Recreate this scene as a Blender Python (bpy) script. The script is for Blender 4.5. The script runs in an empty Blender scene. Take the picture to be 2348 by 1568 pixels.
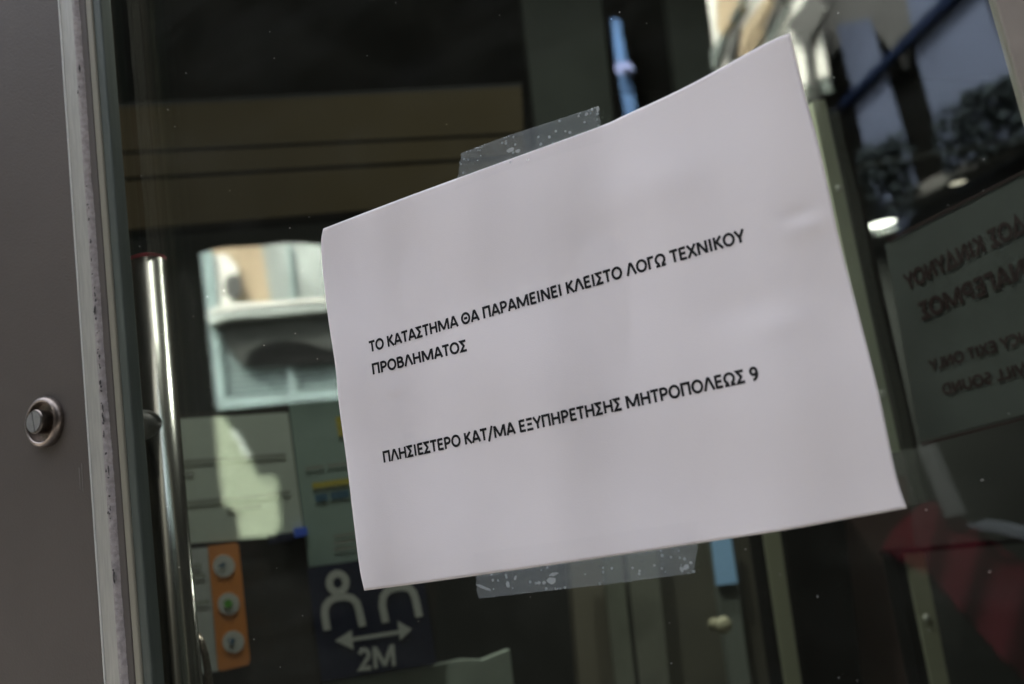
import bpy, math, random
from mathutils import Vector, Matrix
from mathutils.geometry import tessellate_polygon
random.seed(7)
S = bpy.context.scene
COL = S.collection
R_ = math.radians

# ------------------------------------------------------------------ camera
F, W, H = 2282.0, 2347.0, 1568.0          # focal length and frame in units of the full photograph view
CAM = Vector((0, 0, 1.15))
_up = Vector((-1714, -10750, F)).normalized()
_y = (Vector((0, 0, 1)) - _up * _up.z).normalized()
_x = _y.cross(_up)
def c2w(v): return Vector((_x.dot(v), _y.dot(v), _up.dot(v)))
cd = bpy.data.cameras.new('camera'); cam = bpy.data.objects.new('camera', cd); COL.objects.link(cam)
r, u, b = c2w(Vector((1, 0, 0))), c2w(Vector((0, -1, 0))), -c2w(Vector((0, 0, 1)))
cam.matrix_world = Matrix(((r.x, u.x, b.x, CAM.x), (r.y, u.y, b.y, CAM.y), (r.z, u.z, b.z, CAM.z), (0, 0, 0, 1)))
cd.lens = 35.0; cd.sensor_width = 36; cd.clip_start = .01; cd.clip_end = 500
cd.dof.use_dof = True; cd.dof.focus_distance = .555; cd.dof.aperture_fstop = 6.7; cd.dof.aperture_blades = 9
S.camera = cam

# ------------------------------------------------------------------ sky, sun, exposure
SUN_BEARING, SUN_EL = 25, 50
wd = bpy.data.worlds.new('World'); S.world = wd; wd.use_nodes = True
nt = wd.node_tree; nt.nodes.clear()
sky = nt.nodes.new('ShaderNodeTexSky'); sky.sky_type = 'NISHITA'; sky.sun_disc = False
sky.sun_elevation = R_(SUN_EL); sky.sun_rotation = R_(SUN_BEARING); sky.air_density = 1.0; sky.dust_density = 5.0; sky.ozone_density = .3
bg = nt.nodes.new('ShaderNodeBackground'); bg.inputs['Strength'].default_value = .15
ow = nt.nodes.new('ShaderNodeOutputWorld')
hz = nt.nodes.new('ShaderNodeHueSaturation'); hz.inputs['Saturation'].default_value = .42   # hazy, whitish sky
nt.links.new(sky.outputs[0], hz.inputs['Color']); nt.links.new(hz.outputs[0], bg.inputs[0]); nt.links.new(bg.outputs[0], ow.inputs[0])
sl = bpy.data.lights.new('sun', 'SUN'); sl.energy = 2.2; sl.angle = R_(.5); sl.color = (1, .95, .87)
so = bpy.data.objects.new('sun', sl); COL.objects.link(so)
sd = Vector((math.sin(R_(SUN_BEARING)) * math.cos(R_(SUN_EL)), math.cos(R_(SUN_BEARING)) * math.cos(R_(SUN_EL)), math.sin(R_(SUN_EL))))
so.rotation_euler = sd.to_track_quat('Z', 'Y').to_euler(); so.location = (0, 0, 20)
S.view_settings.view_transform = 'Standard'; S.view_settings.look = 'None'
S.view_settings.exposure = 3.3; S.view_settings.gamma = 1
S.render.engine = 'CYCLES'
S.cycles.use_denoising = True; S.cycles.max_bounces = 12; S.cycles.transparent_max_bounces = 24
S.cycles.sample_clamp_indirect = 6; S.cycles.caustics_reflective = False

# ------------------------------------------------------------------ planes and rays
def ray(px, py): return c2w(Vector((px - W / 2, py - H / 2, F)))
class Plane:
    """a vertical plane, n points to the street side"""
    def __init__(s, bearing, pt):
        a = R_(bearing); s.u = Vector((math.sin(a), math.cos(a), 0)); s.p = Vector(pt)
        if s.u.x < 0: s.u = -s.u
        s.n = s.u.cross(Vector((0, 0, 1)))
    def off(s, o):
        q = Plane.__new__(Plane); q.u, q.n, q.p = s.u, s.n, s.p + s.n * o; return q
    def hit(s, px, py):
        d = ray(px, py); return CAM + d * ((s.p - CAM).dot(s.n) / d.dot(s.n))
DOOR = Plane(-62.6, (0, .5, CAM.z))
def WALL(D): return Plane(76.2, (0, D, CAM.z))
def deep(px, depth):
    d = ray(px, 784); return CAM + d * (depth / d.y)
SIDE = Plane(-25.8, deep(2100, .95))
VF = Plane(-25.8, deep(2100, 6.0))         # mirror image of the long facade across the street
VE = WALL(8.0)                              # mirror image of the house closing the street
def mirror(p): return p - DOOR.n * (2 * (p - DOOR.p).dot(DOOR.n))
def dp(s, o, z): return DOOR.u * s + DOOR.p - DOOR.u * DOOR.p.dot(DOOR.u) + DOOR.n * o + Vector((0, 0, z - CAM.z))
def sz(px, py):
    q = DOOR.hit(px, py); return q.dot(DOOR.u), q.z
def sx(px, o=0, py=784): return DOOR.off(o).hit(px, py).dot(DOOR.u)

# ------------------------------------------------------------------ materials
def mat(name, col, rough=.6, metal=0, noise=0, nscale=30, col2=None, bump=0, bscale=200, spec=.5, stretch=None, emit=0):
    m = bpy.data.materials.new(name); m.use_nodes = True; t = m.node_tree
    p = t.nodes['Principled BSDF']
    p.inputs['Base Color'].default_value = (*col, 1); p.inputs['Roughness'].default_value = rough
    p.inputs['Metallic'].default_value = metal; p.inputs['Specular IOR Level'].default_value = spec
    tc = t.nodes.new('ShaderNodeTexCoord'); mp = t.nodes.new('ShaderNodeMapping')
    t.links.new(tc.outputs['Object'], mp.inputs[0])
    if stretch: mp.inputs['Scale'].default_value = stretch
    if noise or col2:
        n = t.nodes.new('ShaderNodeTexNoise'); n.inputs['Scale'].default_value = nscale; n.inputs['Detail'].default_value = 6
        t.links.new(mp.outputs[0], n.inputs[0])
        rp = t.nodes.new('ShaderNodeValToRGB'); c2 = col2 or tuple(c * (1 - noise) for c in col)
        rp.color_ramp.elements[0].position = .38; rp.color_ramp.elements[1].position = .62
        rp.color_ramp.elements[0].color = (*c2, 1); rp.color_ramp.elements[1].color = (*col, 1)
        t.links.new(n.outputs[0], rp.inputs[0]); t.links.new(rp.outputs[0], p.inputs['Base Color'])
    if bump:
        n2 = t.nodes.new('ShaderNodeTexNoise'); n2.inputs['Scale'].default_value = bscale; n2.inputs['Detail'].default_value = 5
        t.links.new(mp.outputs[0], n2.inputs[0])
        bp = t.nodes.new('ShaderNodeBump'); bp.inputs['Strength'].default_value = bump; bp.inputs['Distance'].default_value = .001
        t.links.new(n2.outputs[0], bp.inputs['Height']); t.links.new(bp.outputs[0], p.inputs['Normal'])
    if emit:
        p.inputs['Emission Color'].default_value = (*col, 1); p.inputs['Emission Strength'].default_value = emit
    return m

def glass_mat(name, tint, ior):
    m = bpy.data.materials.new(name); m.use_nodes = True; t = m.node_tree; t.nodes.clear()
    o = t.nodes.new('ShaderNodeOutputMaterial'); mx = t.nodes.new('ShaderNodeMixShader')
    tr = t.nodes.new('ShaderNodeBsdfTransparent'); tr.inputs[0].default_value = (*tint, 1)
    gl = t.nodes.new('ShaderNodeBsdfGlossy'); gl.inputs['Roughness'].default_value = 0; gl.inputs[0].default_value = (1, 1, 1, 1)
    fr = t.nodes.new('ShaderNodeFresnel'); ge = t.nodes.new('ShaderNodeNewGeometry'); mr = t.nodes.new('ShaderNodeMapRange')
    mr.inputs['To Min'].default_value = ior; mr.inputs['To Max'].default_value = 1 / ior
    t.links.new(ge.outputs['Backfacing'], mr.inputs['Value']); t.links.new(mr.outputs[0], fr.inputs['IOR'])
    t.links.new(fr.outputs[0], mx.inputs[0]); t.links.new(tr.outputs[0], mx.inputs[1]); t.links.new(gl.outputs[0], mx.inputs[2])
    tc = t.nodes.new('ShaderNodeTexCoord'); mp = t.nodes.new('ShaderNodeMapping'); mp.inputs['Rotation'].default_value = (.5, .3, .6); mp.inputs['Scale'].default_value = (3, 3, 14)
    n = t.nodes.new('ShaderNodeTexNoise'); n.inputs['Scale'].default_value = 3; n.inputs['Detail'].default_value = 8; n.inputs['Distortion'].default_value = .6
    rg_ = t.nodes.new('ShaderNodeMapRange'); rg_.inputs['From Min'].default_value = .5; rg_.inputs['From Max'].default_value = .8; rg_.inputs['To Max'].default_value = .010
    df = t.nodes.new('ShaderNodeBsdfDiffuse'); df.inputs[0].default_value = (.6, .6, .58, 1); m2 = t.nodes.new('ShaderNodeMixShader')
    t.links.new(tc.outputs['Object'], mp.inputs[0]); t.links.new(mp.outputs[0], n.inputs[0]); t.links.new(n.outputs[0], rg_.inputs['Value'])
    t.links.new(rg_.outputs[0], m2.inputs[0]); t.links.new(mx.outputs[0], m2.inputs[1]); t.links.new(df.outputs[0], m2.inputs[2])
    t.links.new(m2.outputs[0], o.inputs[0]); return m

def tape_mat():
    m = bpy.data.materials.new('clear_tape'); m.use_nodes = True; t = m.node_tree; t.nodes.clear()
    o = t.nodes.new('ShaderNodeOutputMaterial'); mx = t.nodes.new('ShaderNodeMixShader')
    tr = t.nodes.new('ShaderNodeBsdfTransparent'); tr.inputs[0].default_value = (.995, .995, .995, 1)
    p = t.nodes.new('ShaderNodeBsdfPrincipled'); p.inputs['Base Color'].default_value = (.44, .485, .49, 1); p.inputs['Roughness'].default_value = .35
    tc = t.nodes.new('ShaderNodeTexCoord')
    def math_(op, a, b=None):
        n = t.nodes.new('ShaderNodeMath'); n.operation = op
        for i, x in enumerate((a, b)):
            if x is None: continue
            if isinstance(x, (int, float)): n.inputs[i].default_value = x
            else: t.links.new(x, n.inputs[i])
        return n.outputs[0]
    def spots(scale, rad, keep):
        v = t.nodes.new('ShaderNodeTexVoronoi'); v.inputs['Scale'].default_value = scale
        t.links.new(tc.outputs['Object'], v.inputs[0])
        inside = math_('LESS_THAN', v.outputs['Distance'], rad)
        sp = t.nodes.new('ShaderNodeSeparateColor'); t.links.new(v.outputs['Color'], sp.inputs[0])
        return math_('MULTIPLY', inside, math_('GREATER_THAN', sp.outputs[0], keep))
    a = spots(430, .30, .62); b = spots(190, .17, .72); c = spots(900, .33, .6)
    n = t.nodes.new('ShaderNodeTexNoise'); n.inputs['Scale'].default_value = 55; n.inputs['Detail'].default_value = 3
    t.links.new(tc.outputs['Object'], n.inputs[0])
    cl = math_('GREATER_THAN', n.outputs[0], .5)
    s = math_('MULTIPLY', math_('MAXIMUM', math_('MAXIMUM', a, b), math_('MULTIPLY', c, .6)), cl)
    fac = math_('ADD', math_('MULTIPLY', s, .42), .145)
    t.links.new(fac, mx.inputs[0]); t.links.new(tr.outputs[0], mx.inputs[1]); t.links.new(p.outputs[0], mx.inputs[2])
    t.links.new(mx.outputs[0], o.inputs[0]); return m

M = dict(
    paper=mat('office_paper', (.85, .795, .795), .85, noise=.03, nscale=14, bump=.10, bscale=1500, spec=.15),
    ink=mat('black_print', (.012, .012, .013), .7, spec=.2),
    glass=glass_mat('door_glass', (.95, .975, .955), 1.55),
    pane=glass_mat('inner_glass', (.93, .96, .94), 1.5),
    tape=tape_mat(),
    stile=mat('brown_grey_metal', (.098, .082, .070), .55, .1, noise=.10, nscale=9, bump=.25, bscale=700, spec=.35),
    trim=mat('bare_aluminium_edge', (.44, .43, .385), .45, .35, noise=.14, nscale=90, stretch=(8, 8, .6), bump=.15, bscale=400),
    groove=mat('black_gasket', (.085, .072, .062), .6),
    olive=mat('olive_strip', (.26, .245, .19), .45, .2, noise=.1, nscale=40, stretch=(1, 1, .1)),
    bead=mat('grey_green_bead', (.085, .10, .085), .45, .2, noise=.18, nscale=50, stretch=(6, 6, .4)),
    steel=mat('polished_steel', (.45, .44, .415), .2, 1.0),
    steel2=mat('worn_steel', (.25, .21, .18), .34, 1.0, noise=.25, nscale=400),
    red=mat('red_cap_paint', (.5, .06, .09), .5),
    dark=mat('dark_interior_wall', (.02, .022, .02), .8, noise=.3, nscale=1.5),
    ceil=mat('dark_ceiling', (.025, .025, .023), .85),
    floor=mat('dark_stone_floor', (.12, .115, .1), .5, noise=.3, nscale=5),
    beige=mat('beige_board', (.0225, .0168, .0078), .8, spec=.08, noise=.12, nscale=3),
    jamb=mat('beige_stone', (.30, .26, .22), .8, noise=.2, nscale=25, bump=.4, bscale=60),
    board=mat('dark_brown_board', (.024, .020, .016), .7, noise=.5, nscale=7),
    post=mat('olive_aluminium', (.40, .41, .30), .45, .2, noise=.08, nscale=20, stretch=(1, 1, .1)),
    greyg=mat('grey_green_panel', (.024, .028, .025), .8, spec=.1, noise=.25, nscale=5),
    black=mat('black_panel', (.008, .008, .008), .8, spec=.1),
    brown=mat('dark_red_brown_panel', (.085, .05, .045), .6, noise=.3, nscale=6),
    white=mat('white_notice', (.48, .54, .49), .7, noise=.12, nscale=8),
    teal=mat('teal_notice', (.25, .34, .31), .7, noise=.35, nscale=6),
    greytext=mat('grey_print', (.25, .27, .24), .8),
    yellow=mat('yellow_print', (.42, .36, .05), .7),
    blue=mat('blue_print', (.03, .1, .17), .7),
    tagblue=mat('bright_blue_tag', (.06, .14, .75), .5),
    greyp=mat('grey_white_card', (.42, .45, .45), .6),
    orange=mat('orange_card', (.62, .22, .045), .6, noise=.1, nscale=10),
    cream=mat('white_print', (.5, .51, .49), .6),
    green=mat('green_print', (.1, .35, .04), .6),
    navy=mat('navy_card', (.007, .009, .036), .45),
    counter=mat('pale_green_counter', (.36, .41, .36), .4, noise=.2, nscale=12),
    film=mat('grey_sign_film', (.082, .091, .088), .5, noise=.25, nscale=9),
    dred=mat('dark_red_print', (.020, .0055, .0055), .6),
    lamp=mat('downlight_glow', (1, .97, .88), .5, emit=.5),
    lamp2=mat('downlight_dim_glow', (.9, .8, .66), .5, emit=.11),
    dust=mat('dust_fleck', (.75, .75, .72), .9),
    plugf=mat('satin_steel', (.36, .355, .345), .4, .6, noise=.15, nscale=500),
    screw=mat('zinc_screw', (.75, .76, .70), .5, .3),
    wdim_mould=mat('plaster_and_dim_reflection', (.13, .15, .14), .9),  # moulding plaster, also paints the dim reflection patch
    # street
    asphalt=mat('asphalt', (.045, .045, .043), .9, noise=.3, nscale=12),
    paving=mat('pavement_stone', (.16, .155, .145), .85, noise=.25, nscale=6),
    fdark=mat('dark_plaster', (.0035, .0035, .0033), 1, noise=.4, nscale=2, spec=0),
    fgrey=mat('grey_plaster', (.10, .10, .095), .85, noise=.3, nscale=2),
    pale=mat('white_plaster', (.84, .83, .76), .9, noise=.25, nscale=1.5),
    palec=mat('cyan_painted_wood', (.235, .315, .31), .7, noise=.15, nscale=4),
    palew=mat('pale_mint_plaster', (.46, .51, .48), .85, noise=.45, nscale=2.2),
    tan=mat('tan_plaster', (.44, .345, .225), .85, noise=.25, nscale=2),
    pgreen=mat('pale_green_plaster', (.22, .26, .18), .85, noise=.2, nscale=2),
    bwin=mat('sky_tint_paint', (.065, .078, .12), .6, spec=.1, noise=.25, nscale=1.2),
    bband=mat('deep_blue_beam', (.004, .0075, .022), .7, spec=.05),
    bsky=mat('reflected_sky_blue', (.10, .19, .38), .5, noise=.3, nscale=1.5),
    leaf=mat('dark_leaf', (.012, .016, .018), .9, spec=.05),
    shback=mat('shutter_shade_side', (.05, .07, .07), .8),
    rcloth=mat('red_cloth', (.0125, .0016, .0028), .95, noise=.85, nscale=1.0, spec=0),
)

# ------------------------------------------------------------------ object helpers
def setp(o, label=None, cat=None, group=None, kind=None):
    for k, v in (('label', label), ('category', cat), ('group', group), ('kind', kind)):
        if v: o[k] = v
    return o
def link(name, verts, faces, m, parent=None, smooth=False):
    me = bpy.data.meshes.new(name); me.from_pydata([tuple(v) for v in verts], [], faces); me.update()
    o = bpy.data.objects.new(name, me); COL.objects.link(o); me.materials.append(m)
    if smooth:
        for p in me.polygons: p.use_smooth = True
    if parent:
        o.parent = parent; o.matrix_parent_inverse = Matrix.Translation(-parent.location)
    return o
def empty(name, loc, label, cat, group=None):
    o = bpy.data.objects.new(name, None); COL.objects.link(o); o.location = loc; o.empty_display_size = .05
    return setp(o, label, cat, group)
def slab(outer, back, holes=()):
    """outer: list of front points, back: vector to the back face -> verts, faces"""
    loops = [list(outer)] + [list(h) for h in holes]
    V = [p for l in loops for p in l]; n = len(V)
    tri = tessellate_polygon(loops)
    V2 = V + [p + back for p in V]
    nf = (V[tri[0][1]] - V[tri[0][0]]).cross(V[tri[0][2]] - V[tri[0][0]])
    if nf.dot(back) > 0: tri = [(a, c, b) for a, b, c in tri]
    Fc = [tuple(t) for t in tri] + [(t[2] + n, t[1] + n, t[0] + n) for t in tri]
    i = 0
    for k, l in enumerate(loops):
        L = len(l)
        ar = Vector((0, 0, 0))
        for j in range(L): ar += l[j].cross(l[(j + 1) % L])
        ccw = ar.dot(back) < 0
        if k: ccw = not ccw if ccw else not ccw
        for j in range(L):
            a, b = i + j, i + (j + 1) % L
            f = (a, a + n, b + n, b)
            if not (ar.dot(back) < 0): f = f[::-1]
            if k: f = f[::-1] if (ar.dot(back) < 0) == (ar.dot(back) < 0) else f
            Fc.append(f)
        i += L
    return V2, Fc
def plate(name, pts, plane, th, m, parent=None, mir=False):
    """outline as seen in the photograph, laid on a plane at its own distance, with thickness"""
    P = [plane.hit(*p) for p in pts]; V, Fc = slab(P, -plane.n * th)
    if mir: V = [mirror(v) for v in V]; Fc = [f[::-1] for f in Fc]
    return link(name, V, Fc, m, parent)
def box(name, c, ux, uy, uz, m, parent=None):
    V = [c + ux * a + uy * b + uz * d for a in (-1, 1) for b in (-1, 1) for d in (-1, 1)]
    Fc = [(0, 1, 3, 2), (4, 6, 7, 5), (0, 4, 5, 1), (2, 3, 7, 6), (0, 2, 6, 4), (1, 5, 7, 3)]
    if ux.cross(uy).dot(uz) < 0: Fc = [f[::-1] for f in Fc]
    return link(name, V, Fc, m, parent)
def abox(name, a, b, m, parent=None):
    a, b = Vector(a), Vector(b); c = (a + b) / 2; h = (b - a) / 2
    return box(name, c, Vector((abs(h.x), 0, 0)), Vector((0, abs(h.y), 0)), Vector((0, 0, abs(h.z))), m, parent)
def door_box(name, s0, s1, o0, o1, z0, z1, m, parent=None, bevel=0):
    c = dp((s0 + s1) / 2, (o0 + o1) / 2, (z0 + z1) / 2)
    o = box(name, c, DOOR.u * ((s1 - s0) / 2), DOOR.n * ((o1 - o0) / 2), Vector((0, 0, (z1 - z0) / 2)), m, parent)
    if bevel:
        bv = o.modifiers.new('bevel', 'BEVEL'); bv.width = bevel; bv.segments = 3
    return o
def lathe(name, c, ax, prof, m, parent=None, n=48):
    """prof: list of (radius, height along ax)"""
    ax = ax.normalized(); e1 = ax.orthogonal().normalized(); e2 = ax.cross(e1); V = []; Fc = []
    for r0, h in prof:
        for k in range(n):
            a = 2 * math.pi * k / n; V.append(c + ax * h + (e1 * math.cos(a) + e2 * math.sin(a)) * r0)
    for i in range(len(prof) - 1):
        for k in range(n):
            k2 = (k + 1) % n; Fc.append((i * n + k, i * n + k2, (i + 1) * n + k2, (i + 1) * n + k))
    o = link(name, V, Fc, m, parent, True)
    try:
        o.data.set_sharp_from_angle(angle=R_(35))
    except Exception: pass
    return o
def tube(name, pts, rad, m, parent=None, n=20):
    V = []; Fc = []; prev = None
    for i, p in enumerate(pts):
        t = (pts[min(i + 1, len(pts) - 1)] - pts[max(i - 1, 0)]).normalized()
        e1 = t.orthogonal().normalized() if prev is None else (prev - t * prev.dot(t)).normalized(); prev = e1; e2 = t.cross(e1)
        for k in range(n):
            a = 2 * math.pi * k / n; V.append(p + (e1 * math.cos(a) + e2 * math.sin(a)) * rad)
    for i in range(len(pts) - 1):
        for k in range(n):
            k2 = (k + 1) % n; Fc.append((i * n + k, i * n + k2, (i + 1) * n + k2, (i + 1) * n + k))
    Fc.append(tuple(range(n))[::-1]); Fc.append(tuple(range((len(pts) - 1) * n, len(pts) * n)))
    return link(name, V, Fc, m, parent, True)

# ---- stroke lettering -------------------------------------------------
def ell(cx, cy, rx, ry, a0=0, a1=360, n=28):
    return [(cx + rx * math.cos(R_(a0 + (a1 - a0) * i / n)), cy + ry * math.sin(R_(a0 + (a1 - a0) * i / n))) for i in range(n + 1)]
def rnd(cx, cy, rx, ry, a0, a1, n=9): return ell(cx, cy, rx, ry, a0, a1, n)
T, Bm = .925, .075
G = {
 'Τ': (.77, [[(.03, T), (.74, T)], [(.385, 0), (.385, T)]]),
 'Ο': (1.05, [ell(.525, .5, .405, .435)]),
 'Κ': (.85, [[(.17, 0), (.17, 1)], [(.74, 1), (.25, .51)], [(.33, .58), (.80, 0)]]),
 'Α': (.94, [[(.08, 0), (.44, .97)], [(.50, .97), (.86, 0)], [(.2, .28), (.74, .28)], [(.40, .93), (.54, .93)]]),
 'Σ': (.78, [[(.70, T), (.16, T), (.46, .5), (.14, Bm), (.72, Bm)]]),
 'Η': (.98, [[(.17, 0), (.17, 1)], [(.81, 0), (.81, 1)], [(.17, .52), (.81, .52)]]),
 'Μ': (1.36, [[(.17, 0), (.17, 1)], [(.22, .95), (.68, .08)], [(.68, .08), (1.14, .95)], [(1.19, 0), (1.19, 1)]]),
 'Θ': (1.06, [ell(.525, .5, .405, .435), [(.34, .5), (.71, .5)]]),
 'Π': (.97, [[(.17, 0), (.17, T), (.80, T), (.80, 0)]]),
 'Ρ': (.83, [[(.17, 0), (.17, 1)], [(.17, T)] + rnd(.42, .685, .27, .24, 90, -90) + [(.17, .445)]]),
 'Ε': (.76, [[(.17, 0), (.17, 1)], [(.17, T), (.68, T)], [(.17, .51), (.63, .51)], [(.17, Bm), (.69, Bm)]]),
 'Ι': (.415, [[(.205, 0), (.205, 1)]]),
 'Ν': (1.02, [[(.17, 0), (.17, 1)], [(.21, .95), (.81, .05)], [(.85, 0), (.85, 1)]]),
 'Λ': (.93, [[(.07, 0), (.43, .97)], [(.50, .97), (.86, 0)], [(.40, .93), (.53, .93)]]),
 'Γ': (.67, [[(.17, 0), (.17, T), (.64, T)]]),
 'Ω': (1.06, [[(.09, Bm), (.37, Bm)] + rnd(.53, .56, .385, .37, 238, -58, 22) + [(.69, Bm), (.97, Bm)]]),
 'Χ': (.86, [[(.07, 0), (.78, 1)], [(.08, 1), (.79, 0)]]),
 'Υ': (.81, [[(.05, 1), (.405, .42)], [(.405, .42), (.76, 1)], [(.405, .47), (.405, 0)]]),
 'Β': (.87, [[(.17, 0), (.17, 1)], [(.17, T)] + rnd(.44, .73, .22, .195, 90, -90) + [(.17, .53)],
             [(.17, .53)] + rnd(.47, .303, .255, .228, 90, -90) + [(.17, Bm)]]),
 'Ξ': (.78, [[(.09, T), (.69, T)], [(.15, .51), (.63, .51)], [(.07, Bm), (.71, Bm)]]),
 'Δ': (.98, [[(.10, Bm), (.49, .95), (.88, Bm), (.10, Bm)]]),
 '/': (.64, [[(.06, -.18), (.56, 1.08)]]),
 '9': (.79, [ell(.385, .685, .24, .25), [(.62, .70)] + rnd(.28, .56, .35, .49, 15, -95, 10)]),
 '2': (.79, [rnd(.37, .68, .25, .25, 165, -25, 9) + [(.12, Bm), (.70, Bm)]]),
 'C': (.83, [rnd(.52, .5, .40, .43, 50, 310, 14)]),
 'D': (.98, [[(.17, Bm), (.17, T), (.42, T)] + rnd(.44, .5, .40, .425, 90, -90) + [(.17, Bm)]]),
 'G': (1.0, [rnd(.54, .5, .42, .43, 45, 330, 14) + [(.88, .48), (.58, .48)]]),
 'L': (.67, [[(.17, 1), (.17, Bm), (.64, Bm)]]),
 'S': (.75, [rnd(.37, .71, .24, .22, 45, 260, 9) + rnd(.36, .29, .26, .22, 80, -145, 9)]),
 'U': (.97, [[(.16, 1), (.16, .4)] + rnd(.485, .38, .325, .31, 180, 360) + [(.81, 1)]]),
 'W': (1.4, [[(.05, 1), (.37, .05), (.70, .95), (1.03, .05), (1.35, 1)]]),
 'R': (.85, [[(.17, 0), (.17, 1)], [(.17, T)] + rnd(.42, .70, .25, .225, 90, -90) + [(.17, .475)], [(.45, .47), (.78, 0)]]),
}
for a, b in zip('TOKAHMPEIBNXY', 'ΤΟΚΑΗΜΡΕΙΒΝΧΥ'): G[a] = G[b]
def ribbon(pts, w):
    """thick 2-D polyline with mitred joins -> verts, faces"""
    P = [Vector(p) for p in pts]; closed = (P[0] - P[-1]).length < 1e-6 and len(P) > 3
    if closed: P = P[:-1]
    n = len(P); V = []; Fc = []
    for i in range(n):
        a = P[i - 1] if (i or closed) else None; c = P[(i + 1) % n] if (i < n - 1 or closed) else None
        d1 = (P[i] - a).normalized() if a is not None else None; d2 = (c - P[i]).normalized() if c is not None else None
        d1 = d1 if d1 is not None else d2; d2 = d2 if d2 is not None else d1
        n1 = Vector((-d1.y, d1.x)); n2 = Vector((-d2.y, d2.x)); mm = n1 + n2
        if mm.length < .3: mm = n1
        mm.normalize(); k = min(1 / max(mm.dot(n1), .35), 2.2)
        V += [P[i] + mm * (w / 2 * k), P[i] - mm * (w / 2 * k)]
    for i in range(n if closed else n - 1):
        j = (i + 1) % n; Fc.append((2 * i, 2 * i + 1, 2 * j + 1, 2 * j))
    return V, Fc
def text2d(txt, w=.165):
    x = 0; V = []; Fc = []
    for ch in txt:
        if ch == ' ': x += .36; continue
        adv, st = G[ch]
        for s in st:
            v, f = ribbon(s, w); k = len(V)
            V += [Vector((q.x + x, q.y)) for q in v]; Fc += [tuple(i + k for i in t) for t in f]
        x += adv
    return V, Fc, x
def print_px(name, lines, width, plane, lift, m, parent):
    """line work given in picture positions, printed on a card"""
    V = []; Fc = []
    for l in lines:
        v, f = ribbon(l, width); k = len(V); V += [plane.off(lift).hit(q.x, q.y) for q in v]; Fc += [tuple(i + k for i in t) for t in f]
    return link(name, V, Fc, m, parent)
def text_on(name, txt, a, b, cap, plane, lift, m, parent, mirrored=False, w=.17):
    V2, Fc, adv = text2d(txt, w); pl = plane.off(lift); A, B = pl.hit(*a), pl.hit(*b); e = (B - A)
    L = e.length; e.normalize(); up = Vector((0, 0, 1)); up = (up - e * up.dot(e)).normalized(); k = L / adv
    out = [(A + e * (k * ((adv - q.x) if mirrored else q.x)) + up * (cap * q.y)) for q in V2]
    return link(name, out, Fc, m, parent)

# =================================================================== STRUCTURE
ground = abox('ground', (-60, -60, -.2), (60, 60, -.006), M['asphalt']); setp(ground, kind='structure')
pv = abox('pavement', (-14, -3.4, -.05), (14, 9, 0), M['paving']); setp(pv, kind='structure')
# dark shop interior: a closed room behind the door line
zc = 2.75
def wall2(name, a, b, z0, z1, th, m):
    a, b = Vector((*a, 0)), Vector((*b, 0)); e = (b - a).normalized(); nn = Vector((e.y, -e.x, 0)) * (th / 2)
    c = (a + b) / 2; o = box(name, Vector((c.x, c.y, (z0 + z1) / 2)), (b - a) / 2, nn, Vector((0, 0, (z1 - z0) / 2)), m); setp(o, kind='structure'); return o
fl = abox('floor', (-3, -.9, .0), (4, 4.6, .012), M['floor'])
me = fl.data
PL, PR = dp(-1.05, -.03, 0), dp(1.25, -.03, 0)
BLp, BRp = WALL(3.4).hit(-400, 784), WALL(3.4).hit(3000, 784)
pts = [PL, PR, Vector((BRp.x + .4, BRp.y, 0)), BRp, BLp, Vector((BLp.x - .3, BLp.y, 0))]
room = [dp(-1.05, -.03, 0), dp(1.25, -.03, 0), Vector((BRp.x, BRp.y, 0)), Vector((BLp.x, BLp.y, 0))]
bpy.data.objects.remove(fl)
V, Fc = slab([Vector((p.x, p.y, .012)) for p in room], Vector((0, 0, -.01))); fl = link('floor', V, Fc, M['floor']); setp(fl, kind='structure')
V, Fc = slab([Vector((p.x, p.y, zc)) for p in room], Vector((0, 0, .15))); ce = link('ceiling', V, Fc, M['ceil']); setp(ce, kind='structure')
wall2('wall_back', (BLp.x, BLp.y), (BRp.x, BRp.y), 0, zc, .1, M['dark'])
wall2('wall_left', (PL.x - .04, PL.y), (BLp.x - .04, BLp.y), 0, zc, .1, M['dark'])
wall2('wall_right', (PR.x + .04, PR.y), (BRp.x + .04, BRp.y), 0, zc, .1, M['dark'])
# the wall over and beside the door
S0, S1 = sx(322), sx(2309, .0, 100)          # glass edges along the door line
o = door_box('wall_above_door', -1.1, 1.3, -.08, .06, 2.35, 3.3, M['jamb']); setp(o, kind='structure')
o = door_box('wall_right_front', S1 + .2, 1.3, -.08, .06, 0, 2.345, M['jamb']); setp(o, kind='structure')
o = door_box('wall_left_front', -1.1, sx(-330), -.08, .0, 0, 2.345, M['jamb']); setp(o, kind='structure')

# =================================================================== GLASS DOOR
Z0, Z1 = .35, 2.25
door = empty('glass_door', dp(S0, 0, 0), 'glazed shop door with brown grey metal stile, bare worn aluminium edge and clear panes', 'door')
door_box('stile_body', sx(-330, -.05), sx(296, -.05), -.05, -.0012, 0, 2.34, M['stile'], door)
door_box('stile', sx(-330, .012), sx(185.2, .012), -.001, .012, 0, 2.34, M['stile'], door, .0008)
door_box('edge_trim', sx(185, .0122), sx(224, .0122), -.001, .0124, 0, 2.34, M['trim'], door, .0007)
door_box('edge_highlight', sx(185.1, .0130), sx(187.8, .0130), .0120, .0131, 0, 2.34, mat('painted_edge_highlight', (.72, .72, .68), .4, .3), door, .0004)  # lighter strip paints the bright highlight along the trim edge
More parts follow.
